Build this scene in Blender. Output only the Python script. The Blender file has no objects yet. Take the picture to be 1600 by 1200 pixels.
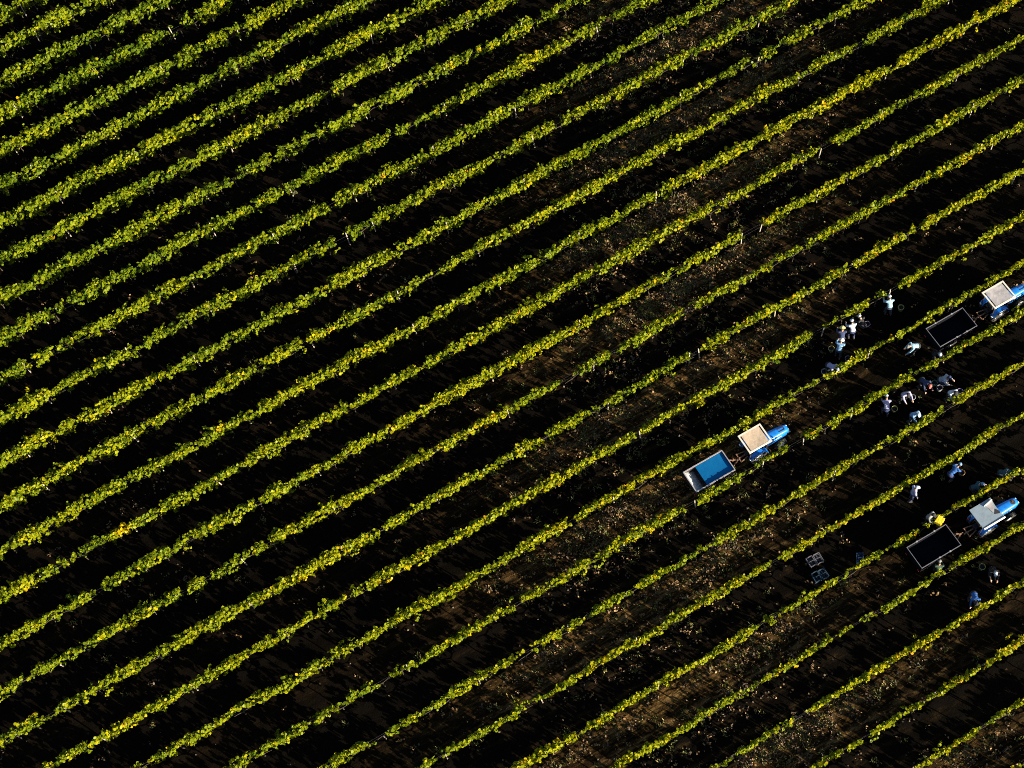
import bpy, bmesh, math, random
import numpy as np
from mathutils import Vector, Matrix

random.seed(7)
RNG = np.random.default_rng(11)
SC = bpy.context.scene
COL = SC.collection
R = math.radians

# ------------------------------------------------------------------ layout of the vineyard
AZ = R(29.3804)            # direction of the vine rows on the ground
CA, SA = math.cos(AZ), math.sin(AZ)
OFF, SP = 28.5659, 2.5     # row number of the line through the origin, spacing in metres
CAM_H = 79.5883            # camera height
DOWN = np.array([0.09569810, 0.41474575, 0.90489107])   # gravity in camera axes (x right, y down, z forward)


def W(s, k, z=0.0):
    """Point s metres along the rows, at row number k."""
    t = -(k - OFF) * SP
    return Vector((s * CA - t * SA, s * SA + t * CA, z))


# ------------------------------------------------------------------ helpers
def tag(o, label=None, cat=None, group=None, kind=None):
    if label: o['label'] = label
    if cat: o['category'] = cat
    if group: o['group'] = group
    if kind: o['kind'] = kind
    return o


def empty(name, loc, rz=0.0):
    o = bpy.data.objects.new(name, None)
    o.empty_display_size = 0.2
    COL.objects.link(o)
    o.location = loc
    o.rotation_euler = (0, 0, rz)
    return o


def link(name, me, parent=None, mat=None):
    o = bpy.data.objects.new(name, me)
    COL.objects.link(o)
    if parent is not None: o.parent = parent
    if mat is not None:
        if me.materials:
            o.material_slots[0].link = 'OBJECT'
            o.material_slots[0].material = mat
        else:
            me.materials.append(mat)
    return o


class MB:
    """Collects shapes for ONE mesh."""
    def __init__(self): self.bm = bmesh.new()

    def _add(self, verts, faces, M=None):
        vs = [self.bm.verts.new((M @ Vector(v)) if M is not None else v) for v in verts]
        out = []
        for f in faces:
            try: out.append(self.bm.faces.new([vs[i] for i in f]))
            except ValueError: pass
        return vs, out

    def box(self, c, d, M=None, bev=0.0, rz=0.0, ry=0.0):
        x, y, z = (q / 2 for q in d)
        L = Matrix.Translation(c) @ Matrix.Rotation(rz, 4, 'Z') @ Matrix.Rotation(ry, 4, 'Y')
        if M is not None: L = M @ L
        v = [(-x, -y, -z), (x, -y, -z), (x, y, -z), (-x, y, -z), (-x, -y, z), (x, -y, z), (x, y, z), (-x, y, z)]
        f = [(0, 3, 2, 1), (4, 5, 6, 7), (0, 1, 5, 4), (1, 2, 6, 5), (2, 3, 7, 6), (3, 0, 4, 7)]
        vs, fs = self._add(v, f, L)
        if bev > 0:
            ed = {e for q in fs for e in q.edges}
            bmesh.ops.bevel(self.bm, geom=list(ed), offset=bev, segments=2, affect='EDGES', profile=0.7)
        return self

    def bar(self, a, b, r, n=8, r2=None):
        a, b = Vector(a), Vector(b)
        r2 = r if r2 is None else r2
        d = (b - a).normalized()
        u = d.orthogonal().normalized(); w = d.cross(u)
        v = []
        for p, rr in ((a, r), (b, r2)):
            for i in range(n):
                t = 2 * math.pi * i / n
                v.append(p + (u * math.cos(t) + w * math.sin(t)) * rr)
        f = [(i, (i + 1) % n, n + (i + 1) % n, n + i) for i in range(n)]
        f += [tuple(range(n - 1, -1, -1)), tuple(range(n, 2 * n))]
        self._add(v, f)
        return self

    def sq(self, a, b, w, h):
        """square bar from a to b"""
        a, b = Vector(a), Vector(b)
        d = (b - a).normalized()
        u = Vector((0, 0, 1)).cross(d)
        u = u.normalized() if u.length > 1e-4 else Vector((1, 0, 0))
        q = d.cross(u)
        v = []
        for p in (a, b):
            for sx, sy in ((-1, -1), (1, -1), (1, 1), (-1, 1)):
                v.append(p + u * (sx * w / 2) + q * (sy * h / 2))
        self._add(v, [(3, 2, 1, 0), (4, 5, 6, 7), (0, 1, 5, 4), (1, 2, 6, 5), (2, 3, 7, 6), (3, 0, 4, 7)])
        return self

    def lathe(self, prof, M=None, n=24, closed=False):
        v = []
        for r, z in prof:
            for i in range(n):
                t = 2 * math.pi * i / n
                v.append((r * math.cos(t), r * math.sin(t), z))
        f = []
        m = len(prof)
        for j in range(m if closed else m - 1):
            k = (j + 1) % m
            for i in range(n):
                f.append((j * n + i, j * n + (i + 1) % n, k * n + (i + 1) % n, k * n + i))
        self._add(v, f, M)
        return self

    def loft(self, rings, cap=True):
        n = len(rings[0])
        v = [p for r in rings for p in r]
        f = []
        for j in range(len(rings) - 1):
            for i in range(n):
                f.append((j * n + i, j * n + (i + 1) % n, (j + 1) * n + (i + 1) % n, (j + 1) * n + i))
        if cap:
            f.append(tuple(range(n - 1, -1, -1)))
            f.append(tuple((len(rings) - 1) * n + i for i in range(n)))
        self._add(v, f)
        return self

    def prism(self, poly, z0, z1):
        n = len(poly)
        v = [(x, y, z0) for x, y in poly] + [(x, y, z1) for x, y in poly]
        f = [tuple(range(n - 1, -1, -1)), tuple(range(n, 2 * n))]
        f += [(i, (i + 1) % n, n + (i + 1) % n, n + i) for i in range(n)]
        self._add(v, f)
        return self

    def mesh(self, name, mat=None, smooth=False):
        bmesh.ops.recalc_face_normals(self.bm, faces=self.bm.faces[:])
        me = bpy.data.meshes.new(name)
        self.bm.to_mesh(me); self.bm.free()
        if smooth:
            me.polygons.foreach_set('use_smooth', [True] * len(me.polygons))
        if mat is not None: me.materials.append(mat)
        return me

    def build(self, name, mat, parent=None, smooth=False):
        return link(name, self.mesh(name, mat, smooth), parent)


def np_mesh(name, co, nper, mat, attr=None):
    """Mesh of separate polygons with nper corners each, and one tint number per corner."""
    n = len(co) // nper
    me = bpy.data.meshes.new(name)
    me.vertices.add(len(co))
    me.vertices.foreach_set('co', np.ascontiguousarray(co, dtype=np.float32).ravel())
    me.loops.add(n * nper)
    me.loops.foreach_set('vertex_index', np.arange(n * nper, dtype=np.int32))
    me.polygons.add(n)
    me.polygons.foreach_set('loop_start', np.arange(0, n * nper, nper, dtype=np.int32))
    me.update(calc_edges=True)
    if attr is not None:
        a = me.attributes.new('tint', 'FLOAT', 'POINT')
        a.data.foreach_set('value', np.repeat(attr.astype(np.float32), nper))
    me.materials.append(mat)
    return me


# ------------------------------------------------------------------ materials
def new_mat(name):
    m = bpy.data.materials.new(name); m.use_nodes = True
    nt = m.node_tree
    return m, nt, nt.nodes['Principled BSDF'], nt.nodes['Material Output']


def ramp(nt, stops):
    r = nt.nodes.new('ShaderNodeValToRGB')
    e = r.color_ramp.elements
    while len(e) < len(stops): e.new(0.5)
    for i, (p, c) in enumerate(stops):
        e[i].position = p; e[i].color = (*c, 1)
    return r


def paint(name, col, rough=0.5, metal=0.0, var=0.25, scale=6.0, dirt=None, bump=0.0):
    """Painted / plain surface with blotchy wear."""
    m, nt, p, out = new_mat(name)
    tc = nt.nodes.new('ShaderNodeTexCoord')
    nz = nt.nodes.new('ShaderNodeTexNoise'); nz.inputs['Scale'].default_value = scale
    nz.inputs['Detail'].default_value = 6; nz.inputs['Roughness'].default_value = 0.65
    nt.links.new(tc.outputs['Object'], nz.inputs['Vector'])
    d = dirt if dirt else tuple(c * (1 - var * 1.6) for c in col)
    r = ramp(nt, [(0.3, d), (0.52, col), (0.8, tuple(min(1, c * (1 + var * 0.5)) for c in col))])
    nt.links.new(nz.outputs['Fac'], r.inputs['Fac'])
    nt.links.new(r.outputs['Color'], p.inputs['Base Color'])
    p.inputs['Roughness'].default_value = rough
    p.inputs['Metallic'].default_value = metal
    if bump:
        b = nt.nodes.new('ShaderNodeBump'); b.inputs['Strength'].default_value = bump
        b.inputs['Distance'].default_value = 0.02
        nt.links.new(nz.outputs['Fac'], b.inputs['Height'])
        nt.links.new(b.outputs['Normal'], p.inputs['Normal'])
    return m


def leafy(name, stops, rough=0.42, trans=0.35, spec=0.5):
    m, nt, p, out = new_mat(name)
    at = nt.nodes.new('ShaderNodeAttribute'); at.attribute_name = 'tint'
    r = ramp(nt, stops)
    nt.links.new(at.outputs['Fac'], r.inputs['Fac'])
    nt.links.new(r.outputs['Color'], p.inputs['Base Color'])
    p.inputs['Roughness'].default_value = rough
    p.inputs['Specular IOR Level'].default_value = spec
    if trans > 0:
        tr = nt.nodes.new('ShaderNodeBsdfTranslucent')
        nt.links.new(r.outputs['Color'], tr.inputs['Color'])
        mx = nt.nodes.new('ShaderNodeMixShader'); mx.inputs[0].default_value = trans
        nt.links.new(p.outputs[0], mx.inputs[1]); nt.links.new(tr.outputs[0], mx.inputs[2])
        nt.links.new(mx.outputs[0], out.inputs['Surface'])
    return m


M_LEAF = leafy('vine_leaf', [(0.0, (0.030, 0.060, 0.003)), (0.3, (0.095, 0.125, 0.004)), (0.55, (0.165, 0.172, 0.003)),
                             (0.78, (0.28, 0.22, 0.003)), (0.92, (0.31, 0.165, 0.005)), (1.0, (0.25, 0.075, 0.012))], trans=0.12, spec=0.05)
M_LITTER = leafy('dead_leaf', [(0.0, (0.014, 0.008, 0.003)), (0.4, (0.05, 0.028, 0.010)), (0.7, (0.11, 0.058, 0.016)),
                               (1.0, (0.24, 0.145, 0.05))], rough=0.7, trans=0.0)
M_WEED = leafy('weed_blade', [(0.0, (0.012, 0.022, 0.003)), (0.5, (0.055, 0.065, 0.006)), (0.8, (0.16, 0.14, 0.02)), (1.0, (0.32, 0.24, 0.08))],
               rough=0.6, trans=0.2)
M_BARK = paint('vine_bark', (0.03, 0.021, 0.014), 0.9, var=0.4, scale=30, bump=0.6)
M_POST = paint('weathered_post', (0.27, 0.235, 0.19), 0.8, var=0.3, scale=12, bump=0.4)
M_WIRE = paint('galvanised_wire', (0.08, 0.08, 0.08), 0.5, 0.6)
M_BLUE = paint('tractor_blue', (0.007, 0.145, 0.54), 0.35, var=0.18, scale=5)
M_BLACK = paint('black_rubber', (0.018, 0.018, 0.019), 0.85, var=0.3, scale=25, bump=0.3)
M_DARK = paint('dark_iron', (0.035, 0.033, 0.034), 0.55, 0.3, var=0.35)
M_RIM = paint('wheel_rim', (0.5, 0.5, 0.48), 0.5, 0.1)
M_STEEL2 = paint('dull_steel', (0.10, 0.10, 0.12), 0.7, 0.0, var=0.2, scale=9)
M_STEEL = paint('galvanised_steel', (0.36, 0.34, 0.36), 0.45, 0.35, var=0.2, scale=9)
M_RUST = paint('rusty_drawbar', (0.22, 0.12, 0.075), 0.75, var=0.4, scale=14)
M_LAMP = paint('lamp_lens', (0.75, 0.75, 0.72), 0.15, var=0.1)
M_REDLAMP = paint('red_lens', (0.45, 0.03, 0.02), 0.2, var=0.1)
M_OFFWHITE = paint('canopy_frame', (0.60, 0.55, 0.47), 0.55, var=0.14, scale=8)
M_WHITE = paint('canopy_lip', (0.80, 0.78, 0.72), 0.5, var=0.08, scale=8)
M_ROOF_BEIGE = paint('canopy_beige', (0.44, 0.345, 0.25), 0.7, var=0.22, scale=5, dirt=(0.33, 0.25, 0.18))
M_ROOF_PALE = paint('canopy_pale', (0.33, 0.31, 0.315), 0.65, var=0.5, scale=2.4, dirt=(0.19, 0.18, 0.19))
M_ROOF_GREY = paint('canopy_grey', (0.17, 0.225, 0.275), 0.7, var=0.14, scale=4)
M_TARP = paint('blue_liner', (0.001, 0.085, 0.235), 0.7, var=0.08, scale=2)
M_BED = paint('trailer_bed', (0.0025, 0.003, 0.006), 0.95, var=0.4, scale=8)
M_TAIL = paint('tail_sheet', (0.40, 0.42, 0.43), 0.5, 0.2, var=0.3, scale=4)
M_SKIN = paint('skin', (0.36, 0.20, 0.13), 0.55, var=0.1, scale=20)
M_HAIR = paint('dark_hair', (0.02, 0.014, 0.01), 0.6, var=0.2, scale=40)
M_BOOT = paint('boot_leather', (0.035, 0.026, 0.02), 0.7, var=0.3, scale=20)
M_EYE = paint('eye', (0.03, 0.02, 0.02), 0.2)
for _m in (M_BED, M_TARP):
    _m.node_tree.nodes['Principled BSDF'].inputs['Specular IOR Level'].default_value = 0.08
PALETTE = {}


def cloth(name, col):
    if name not in PALETTE:
        PALETTE[name] = paint('cloth_' + name, col, 0.9, var=0.14, scale=9, bump=0.35)
    return PALETTE[name]


def ground_mat():
    m, nt, p, out = new_mat('vineyard_soil')
    N = nt.nodes; L = nt.links
    geo = N.new('ShaderNodeNewGeometry')
    mp = N.new('ShaderNodeVectorRotate'); mp.rotation_type = 'Z_AXIS'
    mp.inputs['Angle'].default_value = -AZ
    L.new(geo.outputs['Position'], mp.inputs['Vector'])      # x along rows, y across
    sx = N.new('ShaderNodeSeparateXYZ'); L.new(mp.outputs[0], sx.inputs[0])

    def math_(op, a, b=None, c=None):
        n = N.new('ShaderNodeMath'); n.operation = op
        for i, q in enumerate((a, b, c)):
            if q is None: continue
            if isinstance(q, (int, float)): n.inputs[i].default_value = q
            else: L.new(q, n.inputs[i])
        return n.outputs[0]

    def noise(scale, detail=5, rough=0.6, vec=None):
        n = N.new('ShaderNodeTexNoise'); n.inputs['Scale'].default_value = scale
        n.inputs['Detail'].default_value = detail; n.inputs['Roughness'].default_value = rough
        L.new(vec if vec is not None else geo.outputs['Position'], n.inputs['Vector'])
        return n.outputs['Fac']

    def mix(f, a, b):
        n = N.new('ShaderNodeMix'); n.data_type = 'RGBA'
        L.new(f, n.inputs['Factor']); L.new(a, n.inputs[6]); L.new(b, n.inputs[7])
        return n.outputs[2]

    st = N.new('ShaderNodeMapping'); st.inputs['Scale'].default_value = (0.22, 1.0, 1.0)
    L.new(mp.outputs[0], st.inputs['Vector'])
    wob = math_('MULTIPLY', math_('SUBTRACT', noise(0.5), 0.5), 0.35)
    k = math_('ADD', math_('MULTIPLY', sx.outputs['Y'], -1 / SP), OFF)
    k = math_('ADD', k, wob)
    alley = math_('FLOORED_MODULO', k, 2.0)                   # 0..1 mown and littered, 1..2 worked soil
    mown = math_('LESS_THAN', alley, 1.0)
    fr = math_('FLOORED_MODULO', k, 1.0)
    dtrack = math_('ABSOLUTE', math_('SUBTRACT', math_('ABSOLUTE', math_('SUBTRACT', fr, 0.5)), 0.21))
    track = N.new('ShaderNodeMapRange'); track.inputs['From Min'].default_value = 0.10; track.inputs['From Max'].default_value = 0.03
    L.new(dtrack, track.inputs['Value'])
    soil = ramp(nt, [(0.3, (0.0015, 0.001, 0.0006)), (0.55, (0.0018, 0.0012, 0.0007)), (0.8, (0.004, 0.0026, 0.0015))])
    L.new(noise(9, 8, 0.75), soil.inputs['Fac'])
    strw = ramp(nt, [(0.42, (0.005, 0.003, 0.001)), (0.55, (0.06, 0.034, 0.010)), (0.70, (0.36, 0.21, 0.066))])
    L.new(noise(7, 8, 0.8, st.outputs[0]), strw.inputs['Fac'])
    dust = ramp(nt, [(0.44, (0.010, 0.006, 0.002)), (0.66, (0.34, 0.21, 0.08))])
    L.new(noise(5, 6, 0.7, st.outputs[0]), dust.inputs['Fac'])
    # dry straw belt across the middle of the block, its sunlit glow painted in
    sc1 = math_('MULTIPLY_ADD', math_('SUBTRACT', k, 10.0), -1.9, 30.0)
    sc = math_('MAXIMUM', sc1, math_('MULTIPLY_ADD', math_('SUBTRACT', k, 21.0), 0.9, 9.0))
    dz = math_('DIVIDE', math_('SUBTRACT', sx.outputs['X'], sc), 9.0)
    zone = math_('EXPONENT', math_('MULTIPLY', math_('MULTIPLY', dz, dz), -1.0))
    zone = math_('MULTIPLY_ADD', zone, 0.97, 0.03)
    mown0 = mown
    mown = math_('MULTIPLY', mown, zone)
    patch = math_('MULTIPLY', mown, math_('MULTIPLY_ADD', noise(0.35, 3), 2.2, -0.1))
    foot = N.new('ShaderNodeMapRange'); foot.inputs['From Min'].default_value = 0.62; foot.inputs['From Max'].default_value = 0.25  # sunlit strip along the foot of each row, painted as brighter straw
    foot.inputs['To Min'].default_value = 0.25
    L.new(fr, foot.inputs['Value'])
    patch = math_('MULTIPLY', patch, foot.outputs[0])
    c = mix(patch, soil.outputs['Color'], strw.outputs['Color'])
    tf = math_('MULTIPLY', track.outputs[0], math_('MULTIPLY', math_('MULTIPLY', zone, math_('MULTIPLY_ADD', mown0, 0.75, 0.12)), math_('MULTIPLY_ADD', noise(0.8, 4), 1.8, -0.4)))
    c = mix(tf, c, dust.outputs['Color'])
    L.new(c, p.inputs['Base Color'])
    p.inputs['Roughness'].default_value = 0.95
    p.inputs['Specular IOR Level'].default_value = 0.04
    b = N.new('ShaderNodeBump'); b.inputs['Strength'].default_value = 0.9; b.inputs['Distance'].default_value = 0.06
    L.new(noise(11, 8, 0.75), b.inputs['Height']); L.new(b.outputs['Normal'], p.inputs['Normal'])
    return m


# ------------------------------------------------------------------ ground
def smooth_noise(n, step, rng):
    """1-D smooth noise, n samples, values about -1..1"""
    m = int(n / step) + 4
    a = rng.uniform(-1, 1, m)
    x = np.linspace(0, m - 3.001, n) + 1
    i = x.astype(int); f = x - i
    f = f * f * (3 - 2 * f)
    return a[i] * (1 - f) + a[i + 1] * f


def ground_z(x, y):
    t = -x * SA + y * CA
    s = x * CA + y * SA
    k = -t / SP + OFF
    fr = k - np.floor(k)
    ridge = 0.07 * np.exp(-(np.minimum(fr, 1 - fr) * SP / 0.35) ** 2)
    rut = -0.035 * np.exp(-((np.abs(fr - 0.5) * SP - 0.52) / 0.16) ** 2)
    big = 0.03 * np.sin(0.7 * s + 1.3 * np.sin(0.9 * t)) * np.sin(1.1 * t + 0.4 * s)
    return ridge + rut + big


def build_ground():
    ax = np.concatenate([[-2500, -900, -300, -120, -70], np.arange(-52, 45, 0.2), [60, 120, 300, 900, 2500]])
    ay = np.concatenate([[-2500, -900, -300, -100, -30], np.arange(5, 78, 0.2), [90, 120, 300, 900, 2500]])
    X, Y = np.meshgrid(ax, ay)
    Z = ground_z(X, Y) + RNG.normal(0, 0.012, X.shape)
    nx, ny = len(ax), len(ay)
    co = np.stack([X, Y, Z], -1).reshape(-1, 3)
    i = np.arange(nx * ny).reshape(ny, nx)
    q = np.stack([i[:-1, :-1], i[:-1, 1:], i[1:, 1:], i[1:, :-1]], -1).reshape(-1, 4)
    me = bpy.data.meshes.new('ground')
    me.vertices.add(len(co)); me.vertices.foreach_set('co', co.astype(np.float32).ravel())
    me.loops.add(q.size); me.loops.foreach_set('vertex_index', q.astype(np.int32).ravel())
    me.polygons.add(len(q)); me.polygons.foreach_set('loop_start', np.arange(0, q.size, 4, dtype=np.int32))
    me.polygons.foreach_set('use_smooth', np.ones(len(q), dtype=bool))
    me.update(calc_edges=True)
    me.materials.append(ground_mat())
    o = link('ground', me)
    tag(o, 'dark bare vineyard soil between the vine rows', 'ground', kind='structure')


build_ground()

# ------------------------------------------------------------------ camera-frame helper (which part of each row is in view)
E1 = np.array([1.0, 0, 0]) - DOWN * DOWN[0]; E1 /= np.linalg.norm(E1)
E2 = np.cross(DOWN, E1)


def ray_ground(px, py, z=0.0):
    d = np.array([(px - 800) / 800 / 3.0, (py - 600) / 800 / 3.0, 1.0])
    w = np.array([d @ E1, -d @ E2, -d @ DOWN])
    return w * ((CAM_H - z) / -w[2])


corners = [ray_ground(*c) for c in ((-40, -40), (1640, -40), (1640, 1240), (-40, 1240))]
cs = [(c[0] * CA + c[1] * SA, -(-c[0] * SA + c[1] * CA) / SP + OFF) for c in corners]


def row_span(k):
    """range of s inside the picture's footprint for row k"""
    hit = []
    for kk in (k - 0.35, k + 0.35):
        for (s0, k0), (s1, k1) in zip(cs, cs[1:] + cs[:1]):
            if (k0 - kk) * (k1 - kk) < 0:
                hit.append(s0 + (s1 - s0) * (kk - k0) / (k1 - k0))
    if len(hit) < 2: return None
    return min(hit) - 2.5, max(hit) + 2.5


# ------------------------------------------------------------------ vine rows
GAPS = {13: [(33.9, 35.0)], 14: [(27.25, 28.7)], 15: [(21.65, 22.3)], 16: [(20.5, 21.35)], 17: [(26.95, 27.9), (32.4, 32.9)],
        18: [(29.95, 30.5)], 19: [(15.4, 16.35), (22.2, 23.3)], 9: [(6.5, 7.6)], 8: [(7.4, 8.0)], 21: [(17.7, 18.25)],
        23: [(18.0, 18.5), (19.4, 19.9)], 24: [(14.4, 14.9)], 7: [(13.0, 13.4)], 11: [(2.0, 2.4)], 22: [(23.0, 23.4)]}
ORANGE = {13: (-11.7, 0.6)}
SPARSE = {18: (33, 36, 0.5), 22: (25.0, 28.0, 0.45), 17: (27, 33, 0.6), 23: (16, 26, 0.75), 21: (18, 25, 0.8)}


def vigour(s, k):
    return np.clip(1.02 - 0.024 * (k + 3) - 0.0035 * (s + 10), 0.16, 1.0)


def make_stem(i):
    rng = random.Random(40 + i)
    m = MB()
    p = Vector((0, 0, -0.05)); r = 0.038
    for j in range(5):
        q = p + Vector((rng.uniform(-.04, .04), rng.uniform(-.03, .03), 0.15))
        m.bar(p, q, r, 6, r * 0.92); p = q; r *= 0.92
    for sgn in (-1, 1):
        m.bar(p, p + Vector((sgn * 0.3, 0.0, 0.06)), 0.024, 6, 0.017)
        m.bar(p + Vector((sgn * 0.3, 0, 0.06)), p + Vector((sgn * 0.52, rng.uniform(-.03, .03), 0.07)), 0.017, 6, 0.010)
    return m.mesh('trunk', M_BARK)


STEMS = [make_stem(i) for i in range(4)]


def make_post(i):
    h = 1.0
    m = MB()
    m.box((0, 0, h / 2 - 0.03), (0.06, 0.055, h + 0.06), bev=0.006)
    return m.mesh('post', M_POST)


POST = make_post(0)


def leaves(pos, nrm, size, tint, mat, name, rng):
    """pentagon leaf blades at pos with normals nrm"""
    n = len(pos)
    nrm = nrm / np.linalg.norm(nrm, axis=1, keepdims=True)
    a = rng.normal(size=(n, 3))
    u = np.cross(nrm, a); u /= np.linalg.norm(u, axis=1, keepdims=True)
    v = np.cross(nrm, u)
    shape = [(-0.55, 0.0), (-0.25, 0.5), (0.22, 0.46), (0.62, 0.0), (0.22, -0.46), (-0.25, -0.5)]
    fold = rng.uniform(-0.18, 0.32, n)
    P = []
    for (x, y) in shape:
        P.append(pos + (u * x + v * y + nrm * (abs(y) * fold)[:, None]) * size[:, None])
    co = np.stack(P, 1).reshape(-1, 3)
    return np_mesh(name, co, len(shape), mat, tint)


LABELS = {
    28: 'thin vine row clipping the extreme bottom right corner of the field',
    27: 'thin vine row crossing the bottom right corner, last but one',
    26: 'thin vine row, fourth below the grey roofed tractor and its dark trailer',
    25: 'thin vine row, third below the grey roofed tractor and its dark trailer',
    24: 'thin vine row behind the figure in deep blue, second below the grey roofed tractor',
    23: 'patchy thin vine row along the lower side of the grey roofed tractor',
    22: 'sparse vine row along the upper side of the grey roofed tractor and yellow crate',
    21: 'yellowing vine row just above the lone standing picker in lavender',
    20: 'yellowing vine row just below the pickers gathered under the top right tractor',
    19: 'broken vine row along the lower side of the trailer with bright blue liner',
    18: 'vine row along the upper side of the trailer with bright blue liner',
    17: 'vine row with bare gap on the upper side of the five pickers in a line',
    16: 'vine row, second above the trailer with bright blue liner',
    15: 'vine row, third above the trailer with bright blue liner',
    14: 'vine row with long bare gap, fourth above the trailer with bright blue liner',
    13: 'vine row with gap and upright post, also bearing an orange vine at left',
}
ORD = ['corner', 'first', 'second', 'third', 'fourth', 'fifth', 'sixth', 'seventh', 'eighth', 'ninth', 'tenth', 'eleventh',
       'twelfth', 'thirteenth', 'fourteenth', 'fifteenth', 'sixteenth']
for k in range(-3, 13):
    LABELS[k] = f'bushy green vine row, {ORD[k + 4]} counted from the top left corner'
LABELS[-3] = 'bushy green vine tip in the extreme top left corner of the field'
LABELS[9] = 'bushy green vine row with a wide bare gap left of centre'


def build_row(k):
    span = row_span(k)
    if span is None: return
    s0, s1 = span
    if s1 - s0 < 1.0: return
    rng = np.random.default_rng(1000 + k * 17)
    L = s1 - s0
    root = empty('vine_row', W((s0 + s1) / 2, k, 0.0), AZ)
    tag(root, LABELS[k], 'vine row', 'vine rows of the vineyard')
    # local frame: x along the row, y towards the upper left, z up
    mid = (s0 + s1) / 2
    ng = int(L * 20)
    gs = np.linspace(s0, s1, ng)
    vig = vigour(gs, k)
    n1 = smooth_noise(ng, 20 * 1.1, rng); n2 = smooth_noise(ng, 20 * 6.0, rng); n3 = smooth_noise(ng, 7, rng)
    dens = np.clip(1.0 + (0.38 + 0.35 * (1 - vig)) * n1 + 0.20 * n2 + (0.28 + 0.3 * (1 - vig)) * n3, 0.04, 1.9)
    for a, b in GAPS.get(k, []):
        dens *= 1 - 0.985 * ((gs > a) & (gs < b))
    if k in SPARSE:
        a, b, f = SPARSE[k]
        dens *= np.where((gs > a) & (gs < b), f, 1.0)
    # a few random thin spots
    for _ in range(int(L / (11 if k < 14 else 5))):
        c = rng.uniform(s0, s1); w = rng.uniform(0.12, 0.4)
        dens *= 1 - rng.uniform(0.5, 1.0) * np.exp(-((gs - c) / w) ** 2)
    hgt = 1.08 + 0.64 * vig + 0.11 * n1 + 0.05 * n2 + 0.06 * n3
    wid = (0.02 + 0.16 * vig) * (1 + 0.25 * n1)
    lean = 0.07 * smooth_noise(ng, 20 * 2.5, rng)
    # shoots (clumps) then leaves round each shoot
    rate = (14.5 + 16 * vig) * dens                      # shoots per metre
    cum = np.concatenate([[0], np.cumsum(rate / 20.0)])
    nsh = int(cum[-1])
    u = np.sort(rng.uniform(0, cum[-1], nsh))
    ss = np.interp(u, cum, np.concatenate([gs, [s1]]))
    ii = np.clip(((ss - s0) * 20).astype(int), 0, ng - 1)
    top = hgt[ii]; ww = wid[ii]
    low = 0.80 - 0.46 * vig[ii]
    zz = low + (top - low) * rng.beta(1.7, 1.0, nsh)
    yy = rng.normal(0, 1, nsh) * ww * (0.55 + 0.5 * np.sin(np.clip((zz - 0.5) / (top - 0.5), 0, 1) * 2.6)) + lean[ii]
    wild = rng.random(nsh) < 0.045
    zz = zz + wild * rng.uniform(0.03, 0.22, nsh)
    yy = yy + wild * rng.normal(0, 0.16, nsh)
    per = rng.integers(8, 17, nsh)
    idx = np.repeat(np.arange(nsh), per)
    n = len(idx)
    # shoots are short sprays with a direction of their own
    dv = rng.normal(size=(nsh, 3)) * [1.0, 0.6, 0.55]; dv /= np.linalg.norm(dv, axis=1, keepdims=True)
    along = rng.uniform(-0.20, 0.20, n)
    loose = (0.35 + 0.65 * vig[ii][idx])[:, None] * np.array([0, 1, 0]) + np.array([1, 0, 1])
    pos = np.stack([ss[idx] - mid, yy[idx], zz[idx]], 1) + (dv[idx] * along[:, None] + rng.normal(0, 0.045, (n, 3))) * loose
    pos[:, 2] = np.maximum(pos[:, 2], 0.25)
    rel = pos[:, 2] - 0.75 * hgt[ii][idx]
    nrm = np.stack([np.zeros(n), pos[:, 1] * 2.0, 0.35 + np.clip(rel, -0.3, 0.6)], 1) + rng.normal(0, 0.65, (n, 3))
    size = rng.uniform(0.095, 0.175, n) * (0.85 + 0.2 * vig[ii][idx])
    yel = 0.215 + 0.32 * (1 - vig[ii][idx])
    blotch = 0.10 * n2[ii][idx] + 0.06 * n1[ii][idx]
    tint = yel + blotch + rng.normal(0, 0.09, nsh)[idx] + rng.normal(0, 0.07, n)
    old = rng.random(nsh) < (0.035 + 0.05 * (1 - vig[ii])); tint += old[idx] * rng.uniform(0.12, 0.34, n)
    if k in ORANGE:
        c, w = ORANGE[k]
        tint += 0.55 * np.exp(-((pos[:, 0] + mid - c) / w) ** 2)
    tint = np.clip(tint, 0.02, 0.99)
    me = leaves(pos, nrm, size, tint, M_LEAF, 'foliage', rng)
    link('foliage', me, root)
    # trunks, posts, wires
    x = s0 + rng.uniform(0.2, 1.0)
    while x < s1:
        gap = any(a - 0.2 < x < b + 0.2 for a, b in GAPS.get(k, []))
        if not gap and len([c for c in root.children]) < 96:
            o = bpy.data.objects.new('trunk', STEMS[rng.integers(0, 4)])
            COL.objects.link(o); o.parent = root
            o.location = (x - mid, rng.normal(0, 0.03), 0.02)
            o.rotation_euler = (0, 0, rng.choice([0, math.pi]) + rng.normal(0, 0.1))
            o.scale = (1, 1, rng.uniform(0.9, 1.15))
        x += 1.15 + rng.normal(0, 0.06)
    x = s0 + rng.uniform(0.5, 4)
    posts = []
    while x < s1:
        posts.append(x); x += rng.uniform(5.2, 5.8)
    for a, b in GAPS.get(k, []):
        if b - a > 0.8:
            posts.append(b - 0.12 if k != 13 else 34.35)
    for x in posts:
        h = hgt[min(ng - 1, int((x - s0) * 20))] + rng.uniform(-0.32, 0.12)
        o = bpy.data.objects.new('post', POST); COL.objects.link(o); o.parent = root
        o.location = (x - mid, rng.normal(0.0, 0.03), 0.0)
        o.rotation_euler = (rng.normal(0, 0.035), rng.normal(0, 0.05), rng.uniform(-0.2, 0.2))
        o.scale = (1, 1, max(h, 0.95))
    w = MB()
    for z in (0.72, 1.08):
        w.bar((s0 - mid, 0.035, z), (s1 - mid, 0.035, z), 0.004, 4)
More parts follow.
